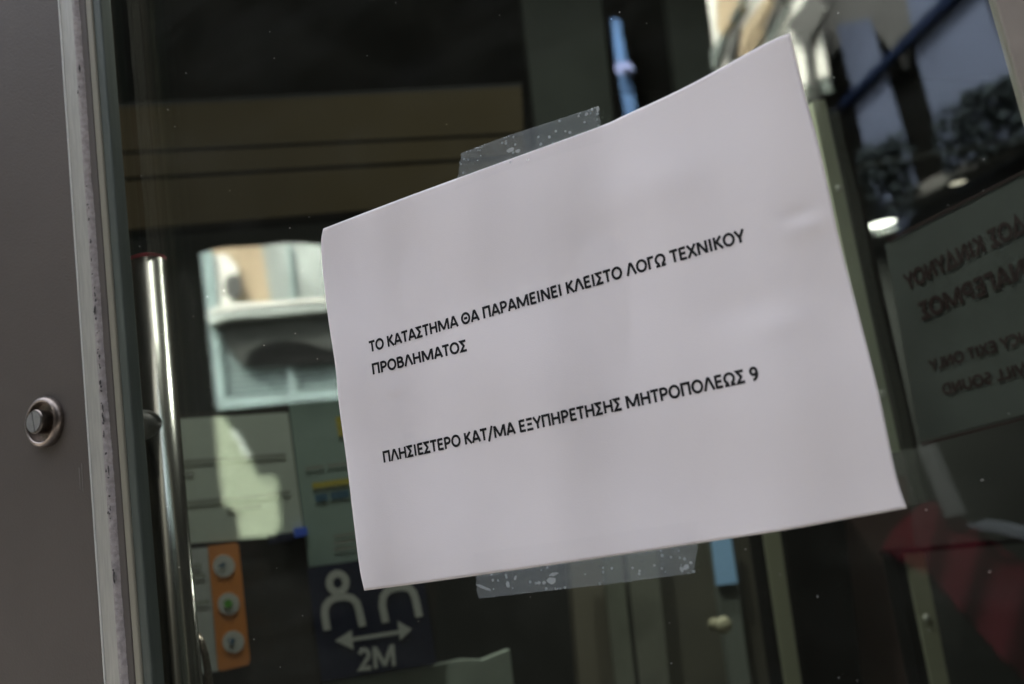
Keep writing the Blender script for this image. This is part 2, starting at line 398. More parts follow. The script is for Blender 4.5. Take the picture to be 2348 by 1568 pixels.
# worn sealant: a lumpy strip with pits
sB0, sB1 = sx(221, .012), sx(238.5, .0105); NZ = 900; V = []; Fc = []
rng = random.Random(3); wob = 0; row = 7
for i in range(NZ + 1):
    z = .72 + 1.1 * i / NZ; wob = wob * .9 + rng.uniform(-1, 1) * .00016
    ed = wob + .0004 * math.sin(z * 47) + rng.uniform(-1, 1) * .00010
    for j in range(row):
        t = j / (row - 1); s_ = sB0 + (sB1 + ed - sB0) * t
        o_ = .0126 - .0045 * t ** 2.2 + (rng.uniform(-1, 1) * .00028 if 0 < j < row - 1 else 0)
        V.append(dp(s_, o_, z))
for i in range(NZ):
    for j in range(row - 1): a = i * row + j; Fc.append((a, a + 1, a + row + 1, a + row))
msl = mat('worn_sealant', (.40, .36, .345), .8, noise=.28, nscale=300, bump=.6, bscale=900)
_t = msl.node_tree; _p = _t.nodes['Principled BSDF']; _src = _p.inputs['Base Color'].links[0].from_socket
_tc = [n for n in _t.nodes if n.type == 'TEX_COORD'][0]
_mp = _t.nodes.new('ShaderNodeMapping'); _mp.inputs['Scale'].default_value = (1, 1, .55); _t.links.new(_tc.outputs['Object'], _mp.inputs[0])
_v = _t.nodes.new('ShaderNodeTexNoise'); _v.inputs['Scale'].default_value = 330; _v.inputs['Detail'].default_value = 3; _t.links.new(_mp.outputs[0], _v.inputs[0])
_v2 = _t.nodes.new('ShaderNodeTexNoise'); _v2.inputs['Scale'].default_value = 28; _t.links.new(_tc.outputs['Object'], _v2.inputs[0])
_a = _t.nodes.new('ShaderNodeMath'); _a.operation = 'MULTIPLY_ADD'; _a.inputs[1].default_value = .45; _t.links.new(_v2.outputs[0], _a.inputs[0]); _t.links.new(_v.outputs[0], _a.inputs[2])
_mu = _t.nodes.new('ShaderNodeMapRange'); _mu.inputs['From Min'].default_value = .96; _mu.inputs['From Max'].default_value = 1.0; _t.links.new(_a.outputs[0], _mu.inputs['Value'])
_mx = _t.nodes.new('ShaderNodeMix'); _mx.data_type = 'RGBA'; _t.links.new(_mu.outputs[0], _mx.inputs['Factor']); _t.links.new(_src, _mx.inputs['A'])
_mx.inputs['B'].default_value = (.03, .025, .024, 1); _t.links.new(_mx.outputs['Result'], _p.inputs['Base Color'])
link('sealant', V, Fc, msl, door, True)
V = []; Fc = []; rg = random.Random(21)
for i in range(80):
    z = rg.choice([rg.uniform(1.15, 1.52), rg.uniform(1.2, 1.42), rg.uniform(.9, 1.1)]); t = rg.gauss(.42, .13); ln = rg.choice([.0005, .0007, .0009, .0012, .0018, .0034]); wd = rg.uniform(.0004, .00105); ti = rg.uniform(-.25, .25)
    k = len(V); m_ = 9
    for q in range(m_):
        a = 6.2832 * q / m_; x = wd * math.cos(a) * rg.uniform(.6, 1.25); y = ln * math.sin(a) * rg.uniform(.7, 1.2)
        V.append(dp(sB0 + (sB1 - sB0) * t + x + y * ti, .01305, z + y))
    Fc.append(tuple(range(k, k + m_)))
pt = link('pits', V, Fc, mat('pit_shadow_dirt', (.018, .015, .014), .9), door); setp(pt, kind='stuff')
door_box('gasket', sx(225, .0098), sx(252, .0098), -.0009, .0098, 0, 2.34, M['groove'], door, .001)
door_box('cover_strip', sx(252, .0101), sx(266.5, .0101), -.0009, .0101, 0, 2.34, M['olive'], door, .0012)
door_box('glazing_bead', sx(269.5, .0088), sx(317, -.001), -.0009, .0088, 0, 2.34, M['bead'], door, .0012)
door_box('bead_groove', sx(266, .0084), sx(270, .0084), -.0009, .0082, 0, 2.34, M['groove'], door)
gz0, gz1 = .3, 2.3
door_box('outer_pane', sx(300), S1 + .012, -.005, -.001, gz0, gz1, M['glass'], door)
door_box('inner_pane', sx(300), S1 + .012, -.024, -.020, gz0, gz1, M['glass'], door)
door_box('bottom_rail', sx(322) - .02, S1 + .02, -.03, .006, 0, gz0 + .01, M['stile'], door, .001)
door_box('top_rail', sx(322) - .02, S1 + .02, -.03, .006, gz1 - .01, 2.34, M['stile'], door, .001)
jb = door_box('door_jamb', S1, S1 + .199, -.06, .012, 0, 2.345, M['jamb']); setp(jb, 'pale beige stone jamb at the right edge of the glass', 'door jamb')

# dust flecks on the outer pane
V = []; Fc = []; rg = random.Random(11)
for i in range(170):
    s_ = rg.uniform(S0, S1 - .01); z = rg.uniform(.85, 1.55); rr = rg.choice([.00018, .00022, .0003, .00035]); a0 = rg.random() * 6
    k = len(V)
    for q in range(5): V.append(dp(s_ + rr * math.cos(a0 + q * 1.2566) * rg.uniform(.6, 1.6), -.0004, z + rr * math.sin(a0 + q * 1.2566)))
    V.append(dp(s_, -.00005, z))
    for q in range(5): Fc.append((k + q, k + (q + 1) % 5, k + 5))
du = link('dust', V, Fc, M['dust'], door); setp(du, kind='stuff')

for (xa, ya, xb, yb) in ((187, 1062, 190, 1128), (181, 1072, 184, 1122)):
    A, B = DOOR.off(.01225).hit(xa, ya), DOOR.off(.01225).hit(xb, yb); e = DOOR.u * .0004
    V, Fc = slab([A - e, A + e, B + e * .5, B - e * .5], -DOOR.n * .0001); link('scratch', V, Fc, mat('scratched_metal', (.17, .155, .145), .5, .2), door)

# lock in the stile
lc = DOOR.off(.012).hit(108, 968)
lock = empty('door_lock', lc, 'round steel cylinder lock with a slotted plug in the brown grey stile', 'lock'); 
lathe('rosette', lc, DOOR.n, [(.0172, -.0005), (.0172, .0022), (.0165, .0042), (.0152, .0055), (.0142, .0058), (.0135, .0053), (.0131, .003), (.0128, .0006), (.0001, .0006)], M['steel2'], lock)
lathe('plug', lc, DOOR.n, [(.0082, .0005), (.0080, .0088), (.0074, .0094), (.0001, .0094)], M['steel2'], lock)
ta = R_(8); e1 = DOOR.u * math.sin(ta) * -1 + Vector((0, 0, math.cos(ta))); e2 = DOOR.u * math.cos(ta) + Vector((0, 0, math.sin(ta)))
for sgn in (-1, 1):
    P = [lc + DOOR.n * .0103 + e2 * (sgn * (.0004 + .0067 * math.cos(a))) + e1 * (.0067 * math.sin(a)) for a in [R_(-90 + 180 * i / 16) for i in range(17)]]
    V, Fc = slab(P, -DOOR.n * .001); link('plug_face', V, Fc, M['plugf'], lock)

# pull handle on the inner side
HO = -.062; hs = sx(353, HO); 
ztop = DOOR.off(HO).hit(338, 596).z; zst = DOOR.off(HO).hit(352, 980).z; hr = .0134
han = empty('pull_handle', dp(hs, HO, zst), 'tall polished steel pull bar behind the left edge of the glass', 'door handle')
tube('bar', [dp(hs, HO, .55), dp(hs, HO, 1.0), dp(hs, HO, ztop - .001)], hr, M['steel'], han, 48)
lathe('end_cap', dp(hs, HO, ztop), Vector((0, 0, 1)), [(hr, -.0015), (hr * 1.01, .001), (hr * .9, .0016), (.0001, .0017)], M['red'], han)
tube('standoff', [dp(hs, HO, zst), dp(hs - .0, -.029, zst)], .0105, M['plugf'], han, 32)
tube('standoff', [dp(hs, HO, zst - .55), dp(hs - .0, -.029, zst - .55)], .0085, M['steel'], han, 32)
# curved grab bar further in
pl = DOOR.off(-.13)
pts = [pl.hit(*p) for p in [(452, 1455), (463, 1475), (470, 1500), (476, 1535), (480, 1570), (488, 1650), (495, 1720)]]
ob = tube('curved_bar', pts, .0028, M['steel2']); setp(ob, 'thin bent grey metal bar beside the foot of the pull handle', 'metal bar')

# =================================================================== PAPER AND TAPE
def smooth(x): x = max(0, min(1, x)); return x * x * (3 - 2 * x)
DENTS = [(*sz(1828, 492), .006, .003, -.0006), (*sz(1850, 520), .010, .005, .0006), (*sz(1795, 745), .012, .005, .0003), (*sz(1715, 700), .02, .008, -.0006),
         (*sz(905, 915), .003, .0015, -.0003), (*sz(905, 890), .006, .003, .0003), (*sz(1208, 1280), .0006, .004, .0003), (*sz(1500, 420), .03, .012, .0007), (*sz(1120, 700), .035, .02, -.0007)]
def lift(s, z):
    u = (s + .342) / .281; v = (z - 1.1426 - .0) / .2084
    l = .0009 + .0305 * smooth((u - .58) / .50) ** 1.35 * (.45 + .55 * v)
    l += .0045 * smooth((.10 - u) / .12) + .003 * smooth((.25 - u) / .3) * (1 - v)
    l += .0021 * math.sin(u * 17 + v * 1.5) * (.35 + .65 * math.sin(math.pi * min(1, max(0, v)))) ** 1 * .8 + .0011
    l += .0005 * math.sin(u * 31 - v * 4 + 1) + .0005 * math.sin(v * 13 + u * 5)
    for (cs, cz_, rs, rz, am) in DENTS: l += am * math.exp(-((s - cs) / rs) ** 2 - ((z - cz_) / rz) ** 2)
    return max(l, .0004)
DN = (CAM - DOOR.p).dot(DOOR.n)
def on_paper(s, z, extra=0):
    X = dp(s, 0, z); return X + (CAM - X) * ((lift(s, z) + extra) / DN)
def dens(pts, n):
    P = [Vector(sz(*p)) for p in pts]; L = [0]
    for a, b in zip(P, P[1:]): L.append(L[-1] + (b - a).length)
    out = []
    for i in range(n + 1):
        t = L[-1] * i / n; k = 0
        while k < len(P) - 2 and L[k + 1] < t: k += 1
        f = (t - L[k]) / (L[k + 1] - L[k])
        p0, p1, p2, p3 = P[max(k - 1, 0)], P[k], P[k + 1], P[min(k + 2, len(P) - 1)]
        q = .5 * ((2 * p1) + (p2 - p0) * f + (2 * p0 - 5 * p1 + 4 * p2 - p3) * f * f + (3 * p1 - p0 - 3 * p2 + p3) * f ** 3)
        out.append(q)
    return out
NU, NV = 120, 90
top = dens([(741, 524), (900, 463), (1049, 408), (1217, 347), (1376, 289), (1432, 264), (1547, 211), (1643, 161), (1725, 115), (1779, 88), (1811, 76)], NU)
bot = dens([(835, 1354), (960, 1338), (1089, 1320), (1260, 1296), (1432, 1271), (1598, 1246), (1789, 1217), (1940, 1190), (2079, 1165)], NU)
lef = dens([(741, 524), (736, 554), (739, 616), (752, 729), (768, 836), (777, 928), (794, 1055), (810, 1190), (822, 1287), (828, 1324), (835, 1354)], NV)
rig = dens([(1811, 76), (1846, 219), (1874, 322), (1907, 468), (1923, 544), (1967, 715), (2012, 892), (2054, 1088), (2079, 1165)], NV)
V = []; Fc = []
for j in range(NV + 1):
    v = j / NV
    for i in range(NU + 1):
        u = i / NU
        q = (1 - v) * top[i] + v * bot[i] + (1 - u) * lef[j] + u * rig[j] - ((1 - u) * (1 - v) * top[0] + u * (1 - v) * top[-1] + (1 - u) * v * bot[0] + u * v * bot[-1])
        V.append(on_paper(q.x, q.y))
for j in range(NV):
    for i in range(NU): a = j * (NU + 1) + i; Fc.append((a, a + NU + 1, a + NU + 2, a + 1))
pc = sum(V, Vector()) / len(V)
paper = empty('paper_notice', pc, 'white sheet of paper with three lines of black Greek capitals taped on the glass', 'notice')
po = link('sheet', V, Fc, M['paper'], paper, True)
sm = po.modifiers.new('thickness', 'SOLIDIFY'); sm.thickness = .00012; sm.offset = -1
def print_line(txt, a, b, cap):
    V2, Fc, adv = text2d(txt,   .218); (s0, z0), (s1, z1) = sz(*a), sz(*b)
    adv0, adv1 = .03, adv - .08
    out = []
    for q in V2:
        t = (q.x - adv0) / (adv1 - adv0); out.append(on_paper(s0 + (s1 - s0) * t, z0 + (z1 - z0) * t + q.y * cap, .00016))
    return out, Fc
for txt, a, b, cap in (('ΤΟ ΚΑΤΑΣΤΗΜΑ ΘΑ ΠΑΡΑΜΕΙΝΕΙ ΚΛΕΙΣΤΟ ΛΟΓΩ ΤΕΧΝΙΚΟΥ', (848, 807.5), (1707, 554), .0061),
                       ('ΠΡΟΒΛΗΜΑΤΟΣ', (854, 859), (1070, 804.5), .0061),
                       ('ΠΛΗΣΙΕΣΤΕΡΟ ΚΑΤ/ΜΑ ΕΞΥΠΗΡΕΤΗΣΗΣ ΜΗΤΡΟΠΟΛΕΩΣ 9', (879, 1061), (1740, 870), .0061)):
    V, Fc = print_line(txt, a, b, cap); link('printed_line', V, Fc, M['ink'], paper)

m_ = M['tape_on_paper'] = bpy.data.materials.new('bonded_tape'); m_.use_nodes = True; _t = m_.node_tree; _t.nodes.clear()
_o = _t.nodes.new('ShaderNodeOutputMaterial'); _m = _t.nodes.new('ShaderNodeMixShader'); _m.inputs[0].default_value = .006
_a = _t.nodes.new('ShaderNodeBsdfTransparent'); _b = _t.nodes.new('ShaderNodeBsdfGlossy'); _b.inputs['Roughness'].default_value = .3
_t.links.new(_a.outputs[0], _m.inputs[1]); _t.links.new(_b.outputs[0], _m.inputs[2]); _t.links.new(_m.outputs[0], _o.inputs[0])
def tape(label, up_edge, mid_edge, low_edge, seed, paper_below):
    """two edges in picture positions, left to right; ends torn"""
    rg = random.Random(seed); L = [dens(e, 60) for e in (up_edge, mid_edge, low_edge)]; nr = 8
    c = on_paper(*L[1][30], .0004); root = empty('tape_strip', c, label, 'tape', 'clear tape strips holding the paper')
    for part, (A, B) in enumerate(((L[0], L[1]), (L[1], L[2]))):
        bonded = (part == 1) == paper_below
        V = []; Fc = []
        jag = [rg.uniform(-1, 1) * .0006 for _ in range(nr + 1)]; jag2 = [rg.uniform(-1, 1) * .0006 for _ in range(nr + 1)]
        for j in range(nr + 1):
            t = j / nr
            for i in range(61):
                q = A[i] * (1 - t) + B[i] * t; s_ = q.x + (jag[j] if i == 0 else jag2[j] if i == 60 else 0)
                outer = (part == 0 and j == 0) or (part == 1 and j == nr)
                edge = rg.uniform(-1, 1) * .00006 if outer else 0
                V.append(on_paper(s_, q.y + edge, .0004))
        for j in range(nr):
            for i in range(60): a = j * 61 + i; Fc.append((a, a + 61, a + 62, a + 1))
        o = link('bonded_part' if bonded else 'free_part', V, Fc, M['tape_on_paper' if bonded else 'tape'], root, True)
        s2 = o.modifiers.new('thickness', 'SOLIDIFY'); s2.thickness = .00005; s2.offset = 1
tape('shorter strip of clear tape with torn ends over the top edge of the paper', [(1057, 351), (1140, 320), (1217, 294), (1300, 267), (1372, 243)], [(1049, 407), (1135, 376), (1217, 346), (1300, 317), (1377, 288)], [(1042, 436), (1130, 402), (1217, 374), (1300, 348), (1379, 326)], 1, True)
tape('longer strip of clear tape with air bubbles under the bottom edge of the paper', [(1083, 1268), (1250, 1246), (1400, 1223), (1598, 1194)], [(1089, 1321), (1260, 1297), (1432, 1272), (1598, 1247)], [(1096, 1372), (1250, 1355), (1400, 1338), (1594, 1313)], 5, False)

bub = bpy.data.materials.new('air_bubble'); bub.use_nodes = True; _t = bub.node_tree; _p = _t.nodes['Principled BSDF']
_p.inputs['Base Color'].default_value = (.80, .84, .84, 1); _p.inputs['Roughness'].default_value = .4; _p.inputs['Alpha'].default_value = .34
roots = {o['label'][:6]: o for o in COL.objects if o.name.startswith('tape_strip')}
for key, cx, cy, rx, ry, ti in (('longer', 1109, 1347, 19, 3.2, 22), ('longer', 1164, 1340, 4.5, 8, -10), ('longer', 1264, 1331, 11, 8, -12), ('longer', 1269, 1316, 11, 4, -15),
        ('longer', 1235, 1336, 4.2, 4, 0), ('longer', 1247, 1336, 4, 4, 0), ('longer', 1181, 1325, 3, 6, 15), ('longer', 1572, 1300, 8, 5, -50), ('longer', 1562, 1305, 4, 7, -20), ('longer', 1583, 1290, 4, 3, 0),
        ('longer', 1450, 1302, 3, 3, 0), ('longer', 1466, 1309, 3, 3, 0), ('longer', 1500, 1296, 3, 3, 0), ('longer', 1538, 1277, 3, 3, 0), ('longer', 1517, 1303, 3, 3, 0),
        ('shorte', 1170, 344, 10, 5, -20), ('shorte', 1187, 346, 6, 4, -20), ('shorte', 1370, 250, 4, 7, 0), ('shorte', 1306, 304, 3.5, 3.5, 0), ('shorte', 1259, 314, 3.5, 3.5, 0), ('shorte', 1345, 261, 3.5, 3.5, 0),
        ('shorte', 1340, 280, 3, 3, 0), ('shorte', 1274, 301, 3, 3, 0), ('shorte', 1326, 266, 2.5, 2.5, 0), ('shorte', 1296, 301, 2.5, 2.5, 0), ('shorte', 1210, 366, 2.5, 3, 0), ('shorte', 1170, 372, 3, 3, 0)):
    V = []; ca, sa = math.cos(R_(ti)), math.sin(R_(ti)); rg = random.Random(cx)
    for q in range(14):
        a = 6.2832 * q / 14; k = rg.uniform(.82, 1.12); x, y = rx * k * math.cos(a), ry * k * math.sin(a); V.append(on_paper(*sz(cx + x * ca - y * sa, cy + x * sa + y * ca), .0006))
    link('air_bubble', V, [tuple(range(14))], bub, roots[key])

# =================================================================== INSIDE THE SHOP
# horizontal boards of the bulkhead
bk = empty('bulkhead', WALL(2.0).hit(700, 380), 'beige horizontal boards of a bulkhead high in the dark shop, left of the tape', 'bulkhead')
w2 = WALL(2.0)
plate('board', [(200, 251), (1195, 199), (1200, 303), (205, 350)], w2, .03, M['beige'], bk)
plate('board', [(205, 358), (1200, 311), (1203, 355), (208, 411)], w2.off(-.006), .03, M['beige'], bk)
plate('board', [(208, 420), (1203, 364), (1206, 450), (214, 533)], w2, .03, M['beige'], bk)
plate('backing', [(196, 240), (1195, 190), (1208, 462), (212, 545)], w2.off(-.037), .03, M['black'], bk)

def thing(name, pts, plane, th, m, label, cat, group=None):
    o = plate(name, pts, plane, th, m); setp(o, label, cat, group); return o
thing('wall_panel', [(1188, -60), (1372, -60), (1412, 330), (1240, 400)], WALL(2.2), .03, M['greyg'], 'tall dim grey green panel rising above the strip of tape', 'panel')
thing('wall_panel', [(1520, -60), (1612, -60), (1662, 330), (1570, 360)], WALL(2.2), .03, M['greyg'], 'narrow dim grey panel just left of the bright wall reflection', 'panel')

# partition board with the notices
PB = WALL(1.30); PF = PB.off(.004)
thing('notice_board', [(330, 952), (1010, 905), (1000, 1521), (738, 1563), (741, 1720), (400, 1720)], PB, .03, M['board'], 'dark brown board behind the small notices at lower left', 'board')
wn = empty('pinned_notice', PF.hit(550, 1100), 'pale grey white notice with faint lines of print right of the pull handle', 'notice')
plate('sheet', [(380, 962), (660, 945), (697, 1228), (415, 1247)], PF, .002, M['white'], wn)
for (a, b) in (((405, 1060), (655, 1043)), ((412, 1086), (445, 1083)), ((412, 1155), (665, 1129)), ((520, 1168), (600, 1160))):
    print_px('print', [[a, b]], 9, PF, .001, M['greytext'], wn)
tn = empty('teal_notice', PF.hit(760, 1150), 'grey teal notice with yellow and dark blue print, partly behind the paper', 'notice')
plate('sheet', [(662, 928), (900, 905), (950, 1268), (708, 1300)], PF.off(.001), .002, M['teal'], tn)
print_px('yellow_bar', [[(716, 1114), (812, 1101)]], 14, PF.off(.001), .001, M['yellow'], tn)
print_px('yellow_mark', [[(776, 955), (784, 1000)]], 16, PF.off(.001), .001, M['yellow'], tn)
print_px('blue_lettering', [[(722, 1143), (752, 1138)], [(757, 1137), (800, 1131)]], 17, PF.off(.001), .001, M['blue'], tn)
for l in ([(700, 1075), (742, 1069)], [(750, 1068), (815, 1060)], [(765, 1230), (815, 1222)], [(765, 1245), (818, 1238)], [(765, 1260), (820, 1253)]):
    print_px('grey_lettering', [l], 8, PF.off(.001), .001, M['greytext'], tn)
tg = empty('blue_tag', PF.hit(680, 1220), 'small bright blue tag on a dark clip under the grey white notice', 'tag')
plate('tag', [(672, 1212), (702, 1207), (706, 1226), (676, 1232)], PF.off(.004), .003, M['tagblue'], tg)
plate('clip', [(612, 1228), (672, 1220), (676, 1236), (616, 1248)], PF.off(.002), .003, M['navy'], tg)

# orange and grey card with three round pictograms
PO = PF.off(.002)
oc = empty('pictogram_card', PO.hit(500, 1390), 'grey card with orange side strip and three round white pictograms, bottom left', 'card')
plate('card', [(395, 1262), (484, 1254), (503, 1538), (420, 1552)], PO, .003, M['greyp'], oc)
plate('orange_strip', [(476, 1252), (540, 1244), (547, 1249), (573, 1512), (569, 1524), (510, 1538), (500, 1536)], PO.off(.002), .003, M['orange'], oc)
for (cx, cy, kd) in ((513, 1297, 0), (524, 1384, 1), (535, 1471, 2)):
    d = plate('disc', [(cx + 25 * math.cos(R_(a)), cy + 25.5 * math.sin(R_(a))) for a in range(0, 360, 15)], PO.off(.003), .001, M['cream'], oc)
    if kd == 1:
        plate('green_dot', [(cx - 1 + 10 * math.cos(R_(a)), cy + 10 * math.sin(R_(a))) for a in range(0, 360, 30)], PO.off(.004), .0008, M['green'], oc)
    else:
        print_px('pictogram', [[(cx - 12, cy + (2 if kd == 0 else -2)), (cx + 2, cy - 4)], [(cx - 4, cy + 8 * (1 if kd else .3)), (cx + 1, cy - 7)]], 8, PO.off(.003), .001, M['blue'], oc)
for (a, b) in (((440, 1298), (462, 1296)), ((442, 1322), (470, 1319)), ((446, 1384), (480, 1379))):
    print_px('print', [[a, b]], 10, PO, .001, M['greytext'], oc)

# navy distance sign
PN = PF.off(.006)
ns = empty('distance_sign', PN.hit(860, 1420), 'navy sign with two white figures, a double arrow and 2M, below the paper corner', 'sign')
plate('card', [(704, 1303), (962, 1262), (1000, 1522), (738, 1563)], PN, .003, M['navy'], ns)
print_px('person_icon', [[(774 + 19 * math.cos(R_(a)), 1336 + 21 * math.sin(R_(a))) for a in range(0, 361, 15)],
    [(750, 1445), (744, 1408), (746, 1390), (755, 1377), (770, 1370), (788, 1367), (806, 1371), (817, 1381), (822, 1395), (831, 1436)]], 17, PN, .001, M['cream'], ns)
print_px('person_icon', [[(900 + 19 * math.cos(R_(a)), 1314 + 21 * math.sin(R_(a))) for a in range(0, 361, 15)],
    [(884, 1427), (876, 1388), (878, 1368), (888, 1354), (903, 1348), (922, 1345), (938, 1348), (948, 1360), (953, 1376), (961, 1414)]], 17, PN, .001, M['cream'], ns)
print_px('arrow_icon', [[(800, 1467), (915, 1449)]], 9, PN, .001, M['cream'], ns)
plate('arrow_icon', [(768, 1469), (806, 1444), (810, 1489)], PN.off(.0012), .0006, M['cream'], ns)
plate('arrow_icon', [(944, 1442), (911, 1423), (917, 1468)], PN.off(.0012), .0006, M['cream'], ns)
text_on('lettering', '2M', (822, 1538), (910, 1526), PN.hit(820, 1486).z - PN.hit(826, 1536).z, PN, .001, M['cream'], ns, w=.22)

thing('counter', [(700, 1574), (994, 1526), (1060, 1512), (1105, 1514), (1168, 1489), (1192, 1700), (740, 1750)], WALL(1.31), .02, M['counter'], 'pale green white counter edge at the bottom of the picture', 'counter')

# uprights and panels seen below the sheet
thing('door_leaf', [(1300, 1200), (1420, 1200), (1475, 1700), (1340, 1720)], WALL(1.9), .03, mat('olive_dark_panel', (.115, .105, .08), .6), 'dim olive brown door leaf below the bottom tape', 'door leaf')
thing('glazed_strip', [(1375, 1210), (1418, 1210), (1470, 1700), (1425, 1700)], WALL(1.85), .01, mat('grey_strip_a', (.15, .16, .13), .5, noise=.3, nscale=8), 'dim grey glazed strip left of the thin dark joint', 'glass strip')
thing('glazed_strip', [(1430, 1210), (1500, 1210), (1548, 1700), (1482, 1700)], WALL(1.85), .01, mat('grey_strip_b', (.14, .145, .12), .5, noise=.3, nscale=8), 'dim grey glazed strip right of the thin dark joint', 'glass strip')
thing('wall_cladding', [(1500, 1200), (1640, 1200), (1700, 1700), (1548, 1700)], WALL(1.9), .02, mat('olive_wall', (.085, .082, .062), .7, noise=.3, nscale=4), 'dark olive wall panel between the grey strips and the blue strip', 'panel')
thing('door_edge', [(1632, 1242), (1676, 1238), (1728, 1620), (1686, 1620)], WALL(1.7), .02, mat('grey_green_edge', (.17, .19, .17), .5), 'grey green door edge standing under the light blue strip', 'door edge')
bs = thing('blue_strip', [(1631, 1215), (1672, 1210), (1691, 1336), (1646, 1342)], WALL(1.7).off(.01), .01, mat('light_blue_film', (.36, .62, .98), .5), 'light blue strip on the door edge below the paper', 'blue strip')
thing('dark_cladding', [(1690, 1200), (1745, 1195), (1815, 1700), (1742, 1700)], WALL(1.72), .02, mat('dark_olive', (.06, .056, .042), .6), 'dark olive cladding just left of the first metal upright', 'panel')
kb = lathe('door_knob', WALL(1.6).hit(1648, 1432), WALL(1).n, [(.010, -.02), (.008, 0), (.012, .01), (.014, .018), (.009, .025), (.0001, .027)], mat('brass_knob', (.42, .40, .28), .6, .1), None, 24); kb.name = 'brass_knob'; setp(kb, 'small pale brass door knob under the light blue strip', 'door knob')
UP = WALL(1.35)
u1 = empty('metal_upright', UP.hit(1790, 1400), 'olive metal upright with a black slot, directly below the paper edge', 'upright', 'olive metal uprights inside the shop')
plate('profile', [(1744, 1180), (1781, 1175), (1856, 1700), (1820, 1700)], UP, .03, M['post'], u1)
plate('slot', [(1730, 1180), (1744, 1180), (1820, 1700), (1805, 1700)], UP.off(-.004), .03, M['black'], u1)
thing('dark_opening', [(1786, 1150), (1930, 1130), (1990, 1700), (1860, 1700)], WALL(1.42), .03, M['black'], 'black door recess right of the first metal upright', 'recess')
thing('brown_panel', [(1915, 1120), (2076, 1090), (2150, 1700), (1975, 1700)], WALL(1.45), .03, M['brown'], 'dark reddish brown panel between the two metal uprights', 'panel')
u2 = empty('metal_upright', UP.hit(2120, 1400), 'olive metal upright with a bright screw at the lower right', 'upright', 'olive metal uprights inside the shop')
plate('profile', [(2074, 1269), (2117, 1264), (2205, 1720), (2168, 1720)], UP, .03, M['post'], u2)
plate('slot', [(2047, 1272), (2074, 1269), (2168, 1720), (2140, 1720)], UP.off(-.004), .03, M['black'], u2)
lathe('screw', UP.hit(2123, 1416), UP.n, [(.0052, -.001), (.005, .001), (.003, .0025), (.0001, .003)], M['screw'], u2, 20)
rl = thing('dark_rail', [(2040, 1259), (2400, 1226), (2402, 1240), (2042, 1273)], UP.off(.004), .03, M['black'], 'thin black rail running right from the top of the lower right upright', 'rail')
# the screwed strip right of the paper
UQ = WALL(.95)
u3 = empty('metal_upright', UQ.hit(1980, 650), 'olive metal upright with two screws showing along the right edge of the paper', 'upright', 'olive metal uprights inside the shop')
plate('profile', [(1862, 232), (1890, 228), (2063, 1034), (2030, 1040)], UQ, .012, mat('pale_olive_aluminium', (.66, .70, .52), .5, .1, noise=.25, nscale=9), u3)
plate('edge', [(1890, 228), (1926, 222), (2104, 1026), (2063, 1034)], UQ.off(-.004), .012, M['board'], u3)
for p in ((1923, 432), (2023, 902)):
    lathe('screw', UQ.hit(*p), UQ.n, [(.0046, -.001), (.0044, .001), (.003, .002), (.0001, .0024)], M['screw'], u3, 20)

# side pane with the reversed emergency exit sign
sg = empty('exit_sign', SIDE.hit(2200, 760), 'dim grey sign on the side pane with reversed dark red Greek and English lettering', 'sign')
plate('film', [(2028, 560), (2440, 352), (2440, 925), (2108, 1010)], SIDE, .002, M['film'], sg)
for l in ([(2034, 552), (2430, 352)], [(2112, 1019), (2430, 938)]): print_px('red_border', [l], 7, SIDE, .001, M['dred'], sg)
for txt, a, b, cap in (('ΕΞΟΔΟΣ ΚΙΝΔΥΝΟΥ', (2080, 666), (2440, 487), 40), ('ΣΥΝΑΓΕΡΜΟΣ', (2112, 735), (2420, 608), 42),
                       ('EMERGENCY EXIT ONLY', (2134, 851), (2520, 735), 26), ('ALARM WILL SOUND', (2162, 906), (2520, 815), 26)):
    c = SIDE.hit(a[0], a[1] - cap).z - SIDE.hit(*a).z
    text_on('lettering', txt, a, b, c, SIDE, .001, M['dred'], sg, True, .25)

# downlights in the ceiling
def downlight(px, py, z, rad, m, label):
    d = ray(px, py); t = (z - CAM.z) / d.z; c = CAM + d * t
    e = empty('downlight', c, label, 'downlight', 'ceiling downlights')
    lathe('lens', c, Vector((0, 0, -1)), [(rad, -.004), (rad, 0), (rad * .6, .002), (.0001, .003)], m, e, 32)
    lathe('rim', c, Vector((0, 0, -1)), [(rad * 1.0, -.006), (rad * 1.0, .003), (rad * 1.12, .004), (rad * 1.2, -.006)], M['black'], e, 32)
    return c
c1 = downlight(2020, 512, 2.05, .050, M['lamp'], 'bright lit round downlight over the reversed sign')
c2 = downlight(2195, 418, 2.05, .026, M['lamp2'], 'smaller dim lit downlight up and right of the bright one')
def lamp_light(name, c, power, size, col=(1, .97, .90)):
    l = bpy.data.lights.new(name, 'AREA'); l.shape = 'DISK'; l.size = size; l.energy = power; l.color = col
    o = bpy.data.objects.new(name, l); COL.objects.link(o); o.location = c; return o
lamp_light('downlight_and_fill', c1 - Vector((0, 0, .02)), 1.3, .09)
# two unseen fill lamps added above the frame to brighten the interior
for q, pw in ((Vector((-.20, 1.0, zc - .01)), 2.0), (Vector((.45, 1.5, 2.62)), 1.3)):
    lamp_light('downlight_and_fill', q, pw, .1)
ds = empty('dropped_ceiling', Vector((1.2, 2.0, 2.05)), 'dark lowered ceiling above the side pane holding two downlights', 'ceiling panel')
abox('panel', (c1.x - .25, c1.y - .6, 2.055), (c1.x + 1.2, c1.y + .6, 2.075), M['dark'], ds)

